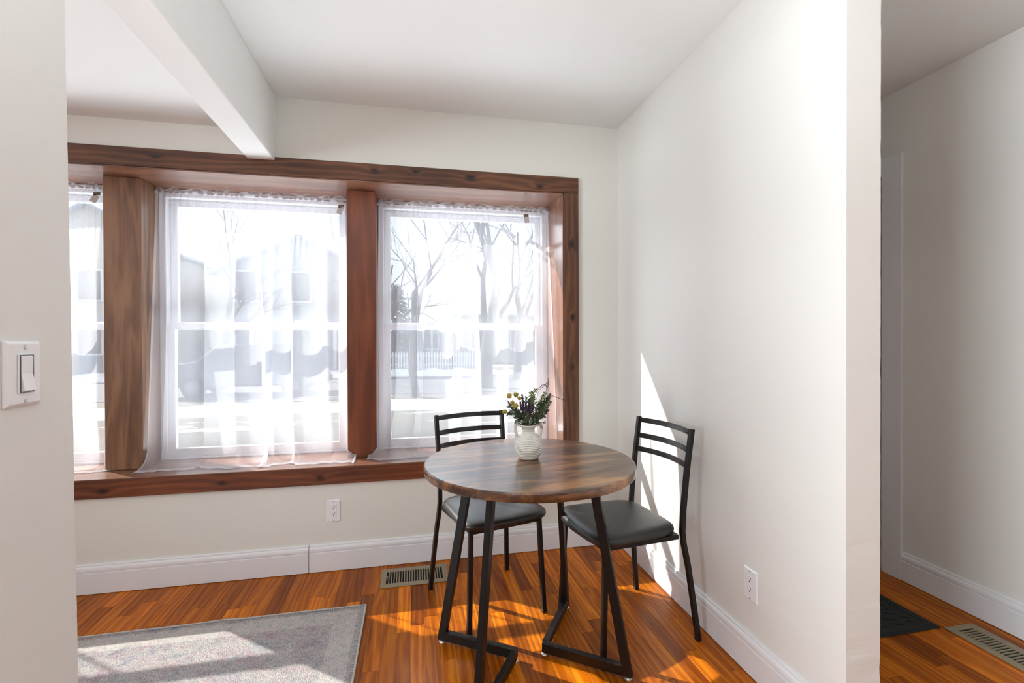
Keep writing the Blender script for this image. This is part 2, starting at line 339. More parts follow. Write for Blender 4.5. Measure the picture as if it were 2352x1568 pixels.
def window(n, x0, x1, label):
    w = empty('window_%d' % n, ((x0+x1)/2, .36, .5468), label=label, cat='window', kind='structure')
    L = lambda mb: MB().add([(a-(x0+x1)/2, b-.36, c-.5468) for a, b, c in mb.v], mb.f)
    z0, z1 = .5468, 2.0312; fr = .034
    L(MB().box(x0,x0+fr,.31,.418,z0,z1).box(x1-fr,x1,.31,.418,z0,z1).box(x0+fr,x1-fr,.31,.418,z1-.045,z1).box(x0+fr,x1-fr,.31,.418,z0,z0+.012)).build('window_frame', VINYL, w, bevel=.003)
    a, b = x0+fr+.0005, x1-fr-.0005; s = .036
    lo = L(MB().box(a,a+s,.322,.352,z0+.0125,1.298).box(b-s,b,.322,.352,z0+.0125,1.298).box(a+s,b-s,.322,.352,z0+.0125,z0+.058).box(a+s,b-s,.322,.352,1.262,1.298)).build('lower_sash', VINYL, w, bevel=.003)
    L(MB().box(a+s,b-s,.335,.339,z0+.058,1.262)).build('pane', GLASS, lo)
    up = L(MB().box(a,a+s,.358,.388,1.264,z1-.0455).box(b-s,b,.358,.388,1.264,z1-.0455).box(a+s,b-s,.358,.388,1.264,1.306).box(a+s,b-s,.358,.388,z1-.083,z1-.0455)).build('upper_sash', VINYL, w, bevel=.003)
    L(MB().box(a+s,b-s,.371,.375,1.306,z1-.083)).build('pane', GLASS, up)
    for fx in (.3, .7):
        xx = x0+(x1-x0)*fx
        L(MB().box(xx-.028,xx+.028,.326,.35,1.2985,1.306).lathe([(.012,0),(.012,.012),(.009,.014)],12,(xx,.338,1.306)).box(xx-.004,xx+.03,.33,.339,1.306,1.314)).build('sash_lock', LOCKM, w, bevel=.001)
    return w, L
w1, _ = window(1, -3.84, -2.709, 'white double-hung window left of the walnut post, mostly cut off by the near wall')
w2, _ = window(2, -2.539, -1.544, 'white double-hung window in the middle between the two posts')
w3, L3 = window(3, -1.388, -.3455, 'white double-hung window at the right beside the red-brown jamb')
TAPE = plain('grey_tape', srgb(176, 182, 184), .6)
for (cx, cz, dx, dz) in ((-.585, 1.885, .048, -.03), (-.415, 1.80, .05, -.028)):
    p = [(cx-dx, .369 if cx < -.45 else .3095, cz-dz), (cx+dx, .369 if cx < -.45 else .3095, cz+dz)]
    L3(MB().bar(p[0], p[1], .026, .0006, up=(0, 1, 0), c=.0001)).build('tape_strip', TAPE, w3)
struct('wall_bay', MB().box(-5.5,1.3,.42,.44,-.7,.53).box(-5.5,1.3,.42,.44,2.05,2.7).box(-3.86,-3.84,0.001,.42,.535,2.05), WALL, 'outer face of the house below and above the windows', 'wall')

# ------------------------------------------------------------------ sheer curtains on thin rods
def sheer(name, dens):
    t = NT(name); v = t.obj(); tr = t.n('ShaderNodeBsdfTransparent', Color=(1, 1, 1, 1))
    df = t.n('ShaderNodeBsdfDiffuse', Color=(.86, .86, .92, 1)); tl = t.n('ShaderNodeBsdfTranslucent', Color=(.84, .84, .9, 1))
    body = t.n('ShaderNodeMixShader', i0=.5, i1=df, i2=tl)
    weave = t.noise(t.mapping(v, (900, 900, 500)), 1, 1)
    fac = t.math('MULTIPLY_ADD', weave, .22, dens-.11)
    mx = t.n('ShaderNodeMixShader', i0=fac, i1=tr, i2=body); t.t.links.new(mx.outputs[0], t.out.inputs[0]); return t.m
SHEER = sheer('sheer_voile', .39); HEMM = sheer('sheer_hem', .55)
STEEL = plain('rod_white_metal', (.6, .6, .62, 1), .3, .05)
LABELB = plain('label_brown', srgb(128, 112, 102), .7); LABELW = plain('label_paper', srgb(214, 216, 218), .7)
def sstep(a, b, x):
    t = min(1, max(0, (x-a)/(b-a))); return t*t*(3-2*t)
def curtain(xt0, xt1, xb0, xb1, yb_f, seed, label, x0, x1, care_x, folds=(3.2, 6.5, 11)):
    rng = random.Random(seed); yr = .275; zr = 2.006
    c = empty('sheer_curtain', ((x0+x1)/2, yr, zr), label=label, cat='curtain', group=None)
    ph = [rng.uniform(0, 2*PI) for _ in range(8)]; dr = [rng.uniform(-1.6, 1.6) for _ in range(8)]
    def P(s, t):
        # t<0: ruffle above rod
        if t < 0:
            u = -t; z = zr+.025*u*(.45+.55*abs(math.sin(s*31+ph[0]+1.3*math.sin(s*13)))); y = yr-.006-.014*u*math.sin(s*88+ph[1]+math.sin(s*23)*2)-.004
            y += .006*math.sin(s*40+ph[2])*u
            x = xt0+(xt1-xt0)*s+.006*u*math.sin(s*70+ph[3])
            return (x, y, min(z, 2.0295))
        T = min(1, t/.93); q = sstep(.9, 1.0, t)
        xl = xt0+(xb0-xt0)*(sstep(.0, 1, T)*.35+sstep(.7, 1, t)*.65); xr = xt1+(xb1-xt1)*(sstep(0, 1, T)*.35+sstep(.7, 1, t)*.65)
        ssw = s+.018*math.sin(2*PI*s*1.7+ph[7])*T
        x = xl+(xr-xl)*ssw
        a = .005+.036*sstep(.03, .6, T); gath = .0045*(1-sstep(.02, .28, T))
        fo = 0; ox = 0
        env = .35+.65*abs(math.sin(PI*(s*1.35+ph[6]/6)))
        for k, (fr, am) in enumerate(zip(folds, (.55, .55, .25))):
            arg = 2*PI*fr*s+ph[k]+dr[k]*T*.9+.5*math.sin(2*PI*s*2.1+ph[k+3])
            fo += am*math.sin(arg); ox += am*math.cos(arg+.5)*(1.25 if k else .5)
        fo *= env; ox *= env
        g = math.sin(2*PI*27*s+ph[4]+3*math.sin(2*PI*3*s+ph[5]))
        x += ox*a*1.15*math.sin(PI*min(1, max(0, s*1.0)))**.35 + gath*.6*math.cos(2*PI*27*s)
        zmain = zr-T*(zr-.585)
        yc = yr-.008-(yr-.155)*(T**1.15)
        y = yc+fo*a*1.15+g*gath
        y = min(y, .298)
        z = zmain
        if q > 0:
            u = (t-.9)/.1; yf = yb_f(s)
            z1 = .585+(1.4-.0)*0
            y0 = y; z0 = zr-min(1, .9/.93)*(zr-.585)
            # bezier from hanging point to lying hem
            A = Vector((y, z0)); B = Vector((y-.005, .555)); Cc = Vector((yf+.04, .5505)); D = Vector((yf, .5488+.004*abs(math.sin(2*PI*s*9+ph[2]))))
            m = 1-u; r = A*m**3+B*3*m*m*u+Cc*3*m*u*u+D*u**3; y, z = r.x, r.y
            z = max(z, .5475)
            x += .012*math.sin(2*PI*s*4+ph[1])*u
        if y > .132: x = min(max(x, x0+.004), x1-.004)
        if z < 1.9: pass
        return (x, y, z)
    def grid(ss, ts):
        vs = [P(s, t) for t in ts for s in ss]; n = len(ss)
        return vs, [(j*n+i, j*n+i+1, (j+1)*n+i+1, (j+1)*n+i) for j in range(len(ts)-1) for i in range(n-1)]
    def loc(vs): return [(a-c.location.x, b-c.location.y, d-c.location.z) for a, b, d in vs]
    NS = 300; ss = [i/NS for i in range(NS+1)]; ts = [-1, -.66, -.33, -.02]+[.0+.9*j/70 for j in range(71)]+[.9+.1*j/14 for j in range(1, 15)]
    vs, fs = grid(ss, ts); MB().add(loc(vs), fs).build('panel', SHEER, c, smooth=True)
    # side hems and bottom hem, a second layer of cloth just in front
    hm = MB()
    for a, b in ((0, .012), (.988, 1)):
        vs, fs = grid([a+(b-a)*k/4 for k in range(5)], [.9*j/70 for j in range(71)]+[.9+.1*j/14 for j in range(1, 15)]); hm.add([(p[0], p[1]-.0012, p[2]+.0006) for p in loc(vs)], fs)
    vs, fs = grid(ss, [.975, .982, .99, 1.0]); hm.add([(p[0], p[1]-.0012, p[2]+.0008) for p in loc(vs)], fs)
    hm.build('hem', HEMM, c, smooth=True)
    if care_x:
        X = care_x-c.location.x; Y = -.036; Z = -.032
        tl = random.Random(seed).uniform(-.08, .12)
        lb = MB().prism([(-.016,-.0003),(.016,-.0003),(.016,.0003),(-.016,.0003)], (X, Y, Z), (X+.002, Y, Z-.016), up=(0, 1, 0)).build('care_label', LABELB, c)
        MB().prism([(-.015,-.0003),(.015,-.0003),(.015,.0003),(-.015,.0003)], (X+.001, Y, Z-.0165), (X+.001+tl*.3, Y, Z-.052), up=(0, 1, 0)).build('label_paper', LABELW, lb)
    # rod
    r = MB().tube([(x0+.002, yr, zr-.004), (x1-.002, yr, zr-.004)], .0048, 10).build('curtain_rod', STEEL, smooth=True)
    for e in (x0+.0035, x1-.0035):
        MB().lathe([(.009,-.003),(.009,.003),(.006,.0035)],12).build('rod_end_cap', STEEL, r)
        r.children[-1].location = (e, yr, zr-.004); r.children[-1].rotation_euler = (0, PI/2, 0)
    return c, r
def yb(base, amp, seed):
    r = random.Random(seed); k = [r.uniform(0, 6) for _ in range(4)]
    def f(s):
        v = base(s) if callable(base) else base
        saw = ((s*4.3+k[0]) % 1.0)
        return v+amp*(.7*math.sin(2*PI*s*2.2+k[1])+.5*math.sin(2*PI*s*5.1+k[2])+.9*(saw-.5))
    return f
_, r = curtain(-2.532, -1.549, -2.528, -1.505, yb(lambda s: .062-.02*s, .026, 5), 21, 'white sheer curtain over the middle window between the two posts, hem lying on the sill', -2.54, -1.543, -1.585)
tag(r, 'thin white rod gathering the sheer curtain of the middle window', 'curtain rod')
_, r = curtain(-1.383, -.352, -1.44, -.36, yb(lambda s: .05+.05*s, .02, 9), 34, 'white sheer curtain over the right window behind the table, corner flared out at the post', -1.389, -.345, -.50)
tag(r, 'thin white rod gathering the sheer curtain of the right window', 'curtain rod')
_, r = curtain(-3.75, -2.713, -3.80, -2.665, yb(.12, .02, 2), 57, 'white sheer curtain left of the walnut post, mostly hidden by the near wall', -3.84, -2.708, -2.79)
tag(r, 'thin white rod at the top of the leftmost sheer curtain', 'curtain rod')

# ------------------------------------------------------------------ rug, mat, registers
def rugmat():
    t = NT('distressed_rug'); v = t.obj()
    a = t.noise(v, 9, 5, .68, .6); b = t.noise(t.mapping(v, loc=(4, 2, 0)), 16, 5, .65, .6); w = t.noise(t.mapping(v, (260, 90, 1), rot=(0, 0, .6)), 1, 2); w2 = t.noise(v, 320, 2)
    c = t.ramp(a, [(.3, srgb(118, 130, 142)), (.42, srgb(156, 158, 162)), (.5, srgb(184, 178, 172)), (.58, srgb(160, 146, 152)), (.7, srgb(150, 118, 134))])
    c2 = t.ramp(b, [(.3, srgb(112, 122, 136)), (.5, srgb(182, 176, 172)), (.7, srgb(164, 128, 142))])
    c = t.mix(.55, c, c2)
    c = t.mix(1.0, c, t.ramp(t.math('MULTIPLY_ADD', w, .6, t.math('MULTIPLY', w2, .4)), [(.32, (.34, .36, .40, 1)), (.5, (.82, .81, .82, 1)), (.66, (1.22, 1.18, 1.15, 1))]), 'MULTIPLY')
    # faint border band following the edges
    sp = t.n('ShaderNodeSeparateXYZ', i0=v); dx = t.math('SUBTRACT', -1.4, sp.outputs[0]); dy = t.math('SUBTRACT', -.385, sp.outputs[1]); d = t.math('MINIMUM', dx, dy)
    band = t.math('MULTIPLY', t.math('COMPARE', d, .075, .045), t.math('MULTIPLY', t.noise(v, 60, 3), .55))
    c = t.mix(band, c, srgb(214, 208, 198))
    t.bump(t.math('ADD', w, w2), .7, .003); return t.fin(c, .95)
RUG = rugmat(); SERGE = plain('rug_serging', srgb(196, 190, 186), .9, .25, scale=300)
# thin rug with a gentle ripple along its far edge
rg = empty('area_rug', (-2.1, -1.3, 0), label='grey and dusty-rose distressed low-pile rug lying left on the oak floor', cat='rug')
mb = MB(); nx, ny = 90, 110; X0, X1, Y0, Y1 = -3.0, -1.4, -2.6, -.385
vs = []
def edge_y(x): return Y1+.006*noise.noise(Vector((x*3.1, 0, 0)))+.007*math.exp(-((x+1.99)/.06)**2)
for j in range(ny+1):
    for i in range(nx+1):
        x = X0+(X1-X0)*i/nx; y = Y0+(edge_y(x)-Y0)*j/ny
        vs.append((x+2.1, y+1.3, .0055+.0012*noise.noise(Vector((x*4, y*4, 0)))))
n = nx+1; fs = [(j*n+i, j*n+i+1, (j+1)*n+i+1, (j+1)*n+i) for j in range(ny) for i in range(nx)]
o = MB().add(vs, fs).build('pile', RUG, rg, smooth=True)
m = o.modifiers.new('solid', 'SOLIDIFY'); m.thickness = .0045; m.offset = -1
# object-space material coordinates should be world-like: bake offset through mesh shift
o.data.transform(Matrix.Translation((-2.1, -1.3, 0))); o.location = (2.1, 1.3, 0)
sg = MB()
pts = [(X0+(X1-X0)*k/60, edge_y(X0+(X1-X0)*k/60), .0045) for k in range(61)]
sg.tube([(a+2.1, b+1.3, c) for a, b, c in pts], .0042, 6)
sg.tube([(X1+2.1, Y1+1.3-.02*k, .0045) for k in range(111)], .0042, 6)
x = X1-.004
while x > -2.75:
    y = edge_y(x); sg.bar((x+2.1, y+1.3+.003, .0066), (x+2.1-.006, y+1.3-.0145, .0075), .0022, .002, c=.0003); x -= .0085
y = Y1-.006
while y > -1.3:
    sg.bar((X1+2.1+.003, y+1.3, .0066), (X1+2.1-.0145, y+1.3-.003, .0075), .0022, .002, c=.0003); y -= .0085
sg.build('edge_stitching', SERGE, rg, kind='stuff')

MATC = plain('charcoal_ribbed_mat', srgb(38, 42, 42), .95, .5, scale=160, bump=.8)
dm = empty('door_mat', (.6, -.75, 0), label='charcoal ribbed doormat on the hallway floor beside the register', cat='doormat')
MB().box(-.45, .352, -.312, .16, .0003, .0055).build('backing', MATC, dm, bevel=.002)
MB().box(-.45, .345, -.303, -.268, .0055, .0085).box(.312, .345, -.268, .15, .0055, .0085).build('border', MATC, dm, bevel=.0015)
rb = MB()
for k in range(13):
    for i in range(18):
        x = -.43+i*.043; y = -.255+k*.034; s = 1 if (i+k//2) % 2 else -1
        if x+.03 < .3: rb.bar((x, y-.009*s, .0068), (x+.034, y+.009*s, .0068), .009, .004, c=.001)
rb.build('ribs', MATC, dm, kind='stuff')

REG = plain('tan_painted_steel', srgb(150, 138, 112), .45, .08); REGB = plain('register_dark_inside', srgb(16, 14, 12), .8)
def register(cx, cy, lx, ly, n, along, label):
    """lx,ly outer size; slots across the short side; along='X' or 'Y' = long axis"""
    r = empty('floor_register', (cx, cy, 0), label=label, cat='floor vent')
    L, S = (lx, ly) if along == 'X' else (ly, lx)
    def B(mb, a0, a1, b0, b1, z0, z1):
        return mb.box(a0, a1, b0, b1, z0, z1) if along == 'X' else mb.box(b0, b1, a0, a1, z0, z1)
    iL, iS = L/2-.026, S/2-.034
    fr = MB(); B(fr, -L/2, -iL, -S/2, S/2, .0006, .0055); B(fr, iL, L/2, -S/2, S/2, .0006, .0055); B(fr, -iL, iL, -S/2, -iS, .0006, .0055); B(fr, -iL, iL, iS, S/2, .0006, .0055)
    fr.build('frame', REG, r, bevel=.0018, seg=2)
    B(MB(), -iL, iL, -iS, iS, .0002, .0007).build('damper', REGB, r)
    p = 2*iL/n
    sl = B(MB(), -p*.2, p*.2, -iS, iS, .0012, .0052)
    me = None
    for k in range(1, n):
        if me is None:
            o = sl.build('slat', REG, r); me = o.data
        else:
            o = bpy.data.objects.new('slat', me); COL.objects.link(o); o.parent = r
        a = -iL+p*k; o.location = (a, 0, 0) if along == 'X' else (0, a, 0)
    B(MB(), -iL+p*.15, -iL+p*.55, -.012, .012, .001, .0075).build('damper_lever', REG, r)
register(-1.183, -.156, .33, .187, 22, 'X', 'tan metal floor register below the window wall, behind the chair legs')
register(1.035, -1.2335, .146, .337, 21, 'Y', 'tan metal floor register in the hallway beside the doormat')

# ------------------------------------------------------------------ outlets and switch
PLATE = plain('white_plastic_plate', (.84, .84, .86, 1), .28, .02); HOLE = plain('slot_black', (.01, .01, .01, 1), .6); SCR = plain('screw_metal', (.55, .55, .55, 1), .3, .1, metal=.7)
def plate_mb(w, h, d=.0055, c=.004):
    a, b = w/2, h/2
    return MB().add([(-a,0,-b),(a,0,-b),(a,0,b),(-a,0,b),(-a,-d*.35,-b),(a,-d*.35,-b),(a,-d*.35,b),(-a,-d*.35,b),(-a+c,-d,-b+c),(a-c,-d,-b+c),(a-c,-d,b-c),(-a+c,-d,b-c)],
                    [(0,1,2,3),(0,4,5,1),(1,5,6,2),(2,6,7,3),(3,7,4,0),(4,8,9,5),(5,9,10,6),(6,10,11,7),(7,11,8,4),(8,11,10,9)])
def outlet(loc, rz, label):
    o = empty('wall_outlet', loc, rz, label=label, cat='outlet')
    plate_mb(.07, .1145).build('cover_plate', PLATE, o, bevel=.0006)
    rc = MB().box(-.0165,.0165,-.0068,-.0056,-.0335,.0335).build('receptacle', PLATE, o, bevel=.0006)
    for z in (.0185, -.0175):
        for x, h in ((-.0068, .0085), (.0062, .0072)):
            MB().box(x-.0011,x+.0011,-.0072,-.0069,z+.0015-h/2+.003,z+.0015+h/2+.003).build('slot', HOLE, rc)
        MB().tube([(0,-.0069,z-.006),(0,-.0073,z-.006)], .0025, 10).build('ground_hole', HOLE, rc)
    for z in (.0485, -.0485):
        MB().tube([(0,-.0054,z),(0,-.0066,z)], .0028, 12).build('screw', SCR, o)
outlet((-1.597, -.0002, .3108), 0, 'white duplex outlet on the wall under the middle window')
outlet((-.0002, -1.126, .3195), PI/2*-1, 'white duplex outlet low on the right partition wall')
sw = empty('light_switch', (-1.8698, -1.611, 1.1475), PI/2, label='white rocker dimmer switch on the near wall at left', cat='light switch')
plate_mb(.079, .1165, .0085, .006).build('cover_plate', PLATE, sw, bevel=.0008)
hs = MB().box(-.019,.019,-.0105,-.0086,-.0345,.0345).build('switch_housing', PLATE, sw, bevel=.0008)
MB().add([(-.013,-.0106,-.031),(.013,-.0106,-.031),(.013,-.0106,.031),(-.013,-.0106,.031),(-.013,-.0165,-.030),(.013,-.0165,-.030),(.013,-.0115,.0),(-.013,-.0115,.0),(.013,-.0122,.0302),(-.013,-.0122,.0302)],
         [(0,1,2,3),(0,4,5,1),(4,7,6,5),(7,9,8,6),(9,3,2,8),(1,5,6),(1,6,2),(6,8,2),(0,3,7),(0,7,4),(3,9,7)]).build('rocker', PLATE, hs, bevel=.0004)
MB().box(-.0155,-.0138,-.0112,-.0106,-.033,.033).box(.0138,.0155,-.0112,-.0106,-.033,.033).box(-.0155,.0155,-.0109,-.0105,-.0335,-.0322).box(-.0155,.0155,-.0109,-.0105,.0322,.0335).build('gap', plain('grey_gap', (.10, .10, .10, 1), .6), hs)
for z in (.047, -.048):
    s_ = MB().lathe([(.0038,0),(.0038,.0006),(.0028,.0013)],14).build('screw', SCR, sw); s_.location = (0, -.0084, z); s_.rotation_euler = (PI/2, 0, 0)

# ------------------------------------------------------------------ table
BLK = plain('black_powder_coat', (.006, .005, .005, 1), .42, .0, scale=400, bump=.05, spec=.4)
GLIDE = plain('clear_glide', (.75, .75, .74, 1), .15, .05, metal=.6)
def tabletop_mat():
    t = NT('rustic_brown_laminate'); v = t.mapping(t.obj(), rot=(0, 0, -.16))
    a = t.noise(t.mapping(v, (1.5, 7, 7)), 1.6, 5, .62, .9); b = t.noise(t.mapping(v, (3.5, 34, 34), loc=(2, 1, 0)), 1, 4, .65, .5); f = t.noise(t.mapping(v, (9, 260, 260)), 1, 3, .6)
    x = t.math('ADD', t.math('MULTIPLY', a, .72), t.math('ADD', t.math('MULTIPLY', b, .28), t.math('MULTIPLY', t.math('SUBTRACT', f, .5), .22)))
    c = t.ramp(x, C3((.34, (42, 30, 25)), (.44, (70, 48, 36)), (.50, (98, 68, 48)), (.56, (134, 94, 60)), (.66, (178, 130, 82))))
    t.bump(f, .12, .0005); return t.fin(c, t.math('MULTIPLY_ADD', f, .12, .24), spec=.75, coat=.25)
tb = empty('dining_table', (-.762, -.888, 0), label='round rustic brown table on black V-shaped metal legs', cat='table')
R0 = .389; pr = [(.001,.722),(R0-.004,.722),(R0-.001,.7235),(R0,.726),(R0,.748),(R0-.0012,.751),(R0-.004,.7522),(.001,.7522)]
o = MB().lathe(pr, 128).build('tabletop', tabletop_mat(), tb, smooth=False)
for p in o.data.polygons: p.use_smooth = abs(p.normal.z) < .9
def legframe(fa, fb, ap):
    fa, fb, ap = [Vector((p[0]+.762, p[1]+.888, 0)) for p in (fa, fb, ap)]
    w, h = .022, .036; zb = .012
    for q in (fa, fb):
        d = (ap-q).normalized(); side = d.cross(Vector((0, 0, 1))); L = (ap-q).length
        top = q+d*.132+Vector((0, 0, .722)); bot = q+Vector((0, 0, zb))
        dd = (top-bot).normalized(); n = side.cross(dd)
        # flat-cut tube leg: parallelogram with horizontal ends
        a = side*(w/2); b = d*(.033/2)
        MB().add([bot-a-b, bot+a-b, bot+a+b, bot-a+b, top-a-b, top+a-b, top+a+b, top-a+b], [(0,3,2,1),(4,5,6,7),(0,1,5,4),(1,2,6,5),(2,3,7,6),(3,0,4,7)]).build('leg', BLK, tb, bevel=.0018, seg=2)
    da = (ap-fa).normalized(); db = (ap-fb).normalized(); zc = Vector((0, 0, zb+h/2))
    MB().bar(fa+da*.017+zc, ap+zc+da*.006, w, h).build('floor_bar', BLK, tb)
    MB().bar(fb+db*.017+zc, ap+zc-db*.012, w, h).build('floor_bar', BLK, tb)
    MB().box(-.03,.03,-.03,.03,0,.0).v
    for q in (fa, fb, ap):
        g = MB().lathe([(.0125,0),(.0135,.003),(.012,.006),(.005,.007),(.005,.0125)],18).build('glide', GLIDE, tb, smooth=True); g.location = q
    # mounting plates under the top
    for q, d in ((fa, da), (fb, db)):
        c = q+d*.132; MB().box(c.x-.03,c.x+.03,c.y-.02,c.y+.02,.7185,.7219).build('mounting_plate', BLK, tb)
legframe((-1.078, -.715), (-1.004, -1.183), (-.817, -.886))
legframe((-.446, -1.061), (-.520, -.593), (-.700, -.872))

# ------------------------------------------------------------------ chairs
def vinyl_black():
    t = NT('black_vinyl'); v = t.obj(); n = t.noise(v, 260, 3, .6); b = t.noise(v, 6, 2)
    t.bump(t.math('ADD', n, t.math('MULTIPLY', b, 2)), .1, .001)
    return t.fin(t.mix(b, (.017, .017, .018, 1), (.030, .029, .028, 1)), t.math('MULTIPLY_ADD', n, .12, .33), spec=.6)
VBLK = vinyl_black(); RAILM = plain('black_satin_rail', (.010, .009, .009, 1), .26, .0, spec=.6)
TW = [(-.0095,-.0095),(.0095,-.0095),(.0095,.0095),(-.0095,.0095)]
def chair(loc, ang, label):
    """origin mid of rear feet, +y forward"""
    c = empty('dining_chair', loc, ang, label=label, cat='chair', group='black metal dining chairs at the round table')
    # padded seat: rounded superellipse, wider at front
    NR = 44; vs = []; prof = [(.93,.422),(.985,.428),(1.0,.438),(.985,.449),(.93,.457),(.78,.462),(.5,.465),(.2,.4665),(.02,.467)]
    for rr, z in [(.02,.420),(.6,.420)]+prof:
        for j in range(NR):
            a = 2*PI*j/NR; ca, sa = math.cos(a), math.sin(a); e = .36
            x = abs(ca)**e*(1 if ca > 0 else -1); y = abs(sa)**e*(1 if sa > 0 else -1)
            hw = .196+.014*y; yy = y*.195
            if y > .5: yy += .012*(1-abs(x))
            vs.append((x*hw*rr, .252+yy*rr, z))
    m = len(prof)+2; fs = [(i*NR+j, i*NR+(j+1) % NR, (i+1)*NR+(j+1) % NR, (i+1)*NR+j) for i in range(m-1) for j in range(NR)]
    MB().add(vs, fs+[tuple(range(NR))[::-1], tuple(range((m-1)*NR, m*NR))]).build('seat', VBLK, c, smooth=True)
    # seat support frame
    MB().bar((-.168,.07,.411),(-.158,.40,.411),.019,.019).bar((.168,.07,.411),(.158,.40,.411),.019,.019).bar((-.16,.40,.411),(.16,.40,.411),.019,.019).bar((-.165,.075,.411),(.165,.075,.411),.019,.019).build('seat_frame', BLK, c)
    for s in (-1, 1):
        pts = [(.207*s,0,.006),(.1985*s,.012,.12),(.187*s,.032,.29),(.1775*s,.047,.385),(.1745*s,.05,.43),(.1735*s,.046,.50),(.174*s,.026,.68),(.1755*s,.003,.838)]
        MB().sweep(pts, TW, (1, 0, 0)).build('rear_leg', BLK, c, bevel=.0015)
        MB().sweep([(.178*s,.418,.006),(.163*s,.40,.418)], TW, (1, 0, 0)).build('front_leg', BLK, c, bevel=.0015)
        for f in ((.207*s,0,0), (.178*s,.418,0)):
            MB().box(f[0]-.0105,f[0]+.0105,f[1]-.0105,f[1]+.0105,0,.012).build('foot_cap', BLK, c, bevel=.002)
    # three curved back rails
    for z, y0 in ((.823, .006), (.752, .0145), (.690, .024)):
        pts = []
        for k in range(15):
            u = -1+2*k/14; pts.append((u*.1655, y0-.034*(1-u*u), z))
        MB().sweep(pts, [(-.0115,-.0035),(.0115,-.0035),(.0115,.0035),(-.0115,.0035)], (0, -.12, 1)).build('back_rail', RAILM, c, bevel=.001, smooth=False)
        for s in (-1, 1):
            MB().ball((.1625*s, y0+.009, z-.0), .0035, 8, 4).build('screw', BLK, c, smooth=True)
    return c
def fwd_angle(dx, dy): return math.atan2(dy, dx)-PI/2
chair((-.108, -.7135, 0), fwd_angle(-.3845, -.060), 'black metal chair right of the table, its back to the partition wall')
chair((-.910, -.246, 0), fwd_angle(.118, -.4165), 'black metal chair with vinyl seat behind the table, its back to the windows')

# ------------------------------------------------------------------ vase and bouquet
def vase_mat():
    t = NT('cream_glazed_stoneware'); v = t.obj(); n = t.noise(v, 60, 4, .6); f = t.noise(v, 500, 2)
    c = t.ramp(n, [(.3, srgb(212, 209, 199)), (.6, srgb(224, 222, 214))]); 
    t.bump(n, .1, .001); return t.fin(c, .18, coat=.5)
VM = vase_mat(); ROT = -.206
vz = empty('vase', (-.760, -.868, .7524), ROT, label='small cream ribbed ceramic vase with two handles on the table', cat='vase')
ctrl = [(.030,.0),(.0375,.002),(.0425,.010),(.0475,.022),(.0502,.036),(.0505,.048),(.0485,.061),(.0440,.074),(.0370,.087),(.0290,.096),(.0243,.102),(.0236,.108),(.0252,.115),(.0300,.121),(.0335,.1245),(.0352,.1265)]
def interp(cs, n):
    out = []
    for i in range(len(cs)-1):
        p0 = cs[max(i-1, 0)]; p1 = cs[i]; p2 = cs[i+1]; p3 = cs[min(i+2, len(cs)-1)]
        for k in range(n):
            t = k/n; out.append(tuple(.5*((2*p1[a])+(-p0[a]+p2[a])*t+(2*p0[a]-5*p1[a]+4*p2[a]-p3[a])*t*t+(-p0[a]+3*p1[a]-3*p2[a]+p3[a])*t**3) for a in range(len(p1))))
    return out+[cs[-1]]
pf = [(r+(.0008*math.sin(z*2*PI/.0062) if .008 < z < .112 else 0), z) for r, z in interp(ctrl, 9)]
inner = [(.0352,.1275),(.0335,.129),(.0315,.1275),(.0275,.121),(.0215,.112),(.0205,.104),(.0250,.095),(.040,.07),(.042,.03),(.02,.006),(.001,.005)]
MB().lathe([(.001,.0)]+pf+inner, 72, cap=False).build('body', VM, vz, smooth=True)
for s in (-1, 1):
    hp = interp([(.0315*s,0,.1235),(.038*s,0,.1315),(.0455*s,0,.1305),(.0495*s,0,.121),(.0485*s,0,.106),(.0455*s,0,.092),(.0430*s,0,.080)], 5)
    MB().tube(hp, [.0062]*3+[.0066]*(len(hp)-8)+[.0068]*5, 12).build('handle', VM, vz, smooth=True)
bq = empty('flower_bouquet', (-.760, -.868, .7524+.127), ROT, label='artificial bouquet of yellow globe flowers, purple lavender and green sprigs in the cream vase', cat='flowers')
def zp(zx, zy): return ((zx-812)*.000248, (1435-zy)*.000248-.127)
GRN = plain('leaf_green', srgb(62, 78, 46), .6, .4, scale=120); GRN2 = plain('sprig_grey_green', srgb(92, 106, 78), .6, .35, scale=120); LGT = plain('fresh_green', srgb(120, 140, 68), .6, .3, scale=120)
STM = plain('stem_brown_green', srgb(66, 58, 44), .7, .3); YEL = plain('globe_yellow', srgb(186, 168, 62), .7, .35, scale=500); YDK = plain('globe_olive', srgb(120, 112, 46), .7, .3, scale=500)
PUR = plain('lavender_purple', srgb(78, 62, 84), .75, .4, scale=400); PURL = plain('lavender_light', srgb(118, 104, 132), .75, .3, scale=400); DRK = plain('dark_twig', srgb(44, 36, 44), .7, .3); SAGE = plain('sage_leaf', srgb(108, 128, 98), .6, .3, scale=80)
br = random.Random(5)
def stem_to(x, z, y=0, bend=0., n=8):
    b = Vector((br.uniform(-.012, .012), br.uniform(-.010, .010), -.06)); e = Vector((x, y, z)); m = Vector((b.x*.6+x*.25+bend, b.y*.5+y*.3, z*.42+.0))
    r = [b*(1-t)**2+m*2*t*(1-t)+e*t*t for t in [i/n for i in range(n+1)]]
    # keep inside the neck below the rim
    out = []
    for p in r:
        if p.z < .004:
            q = math.hypot(p.x, p.y)
            if q > .017: p = Vector((p.x*.017/q, p.y*.017/q, p.z))
        out.append(p)
    return out
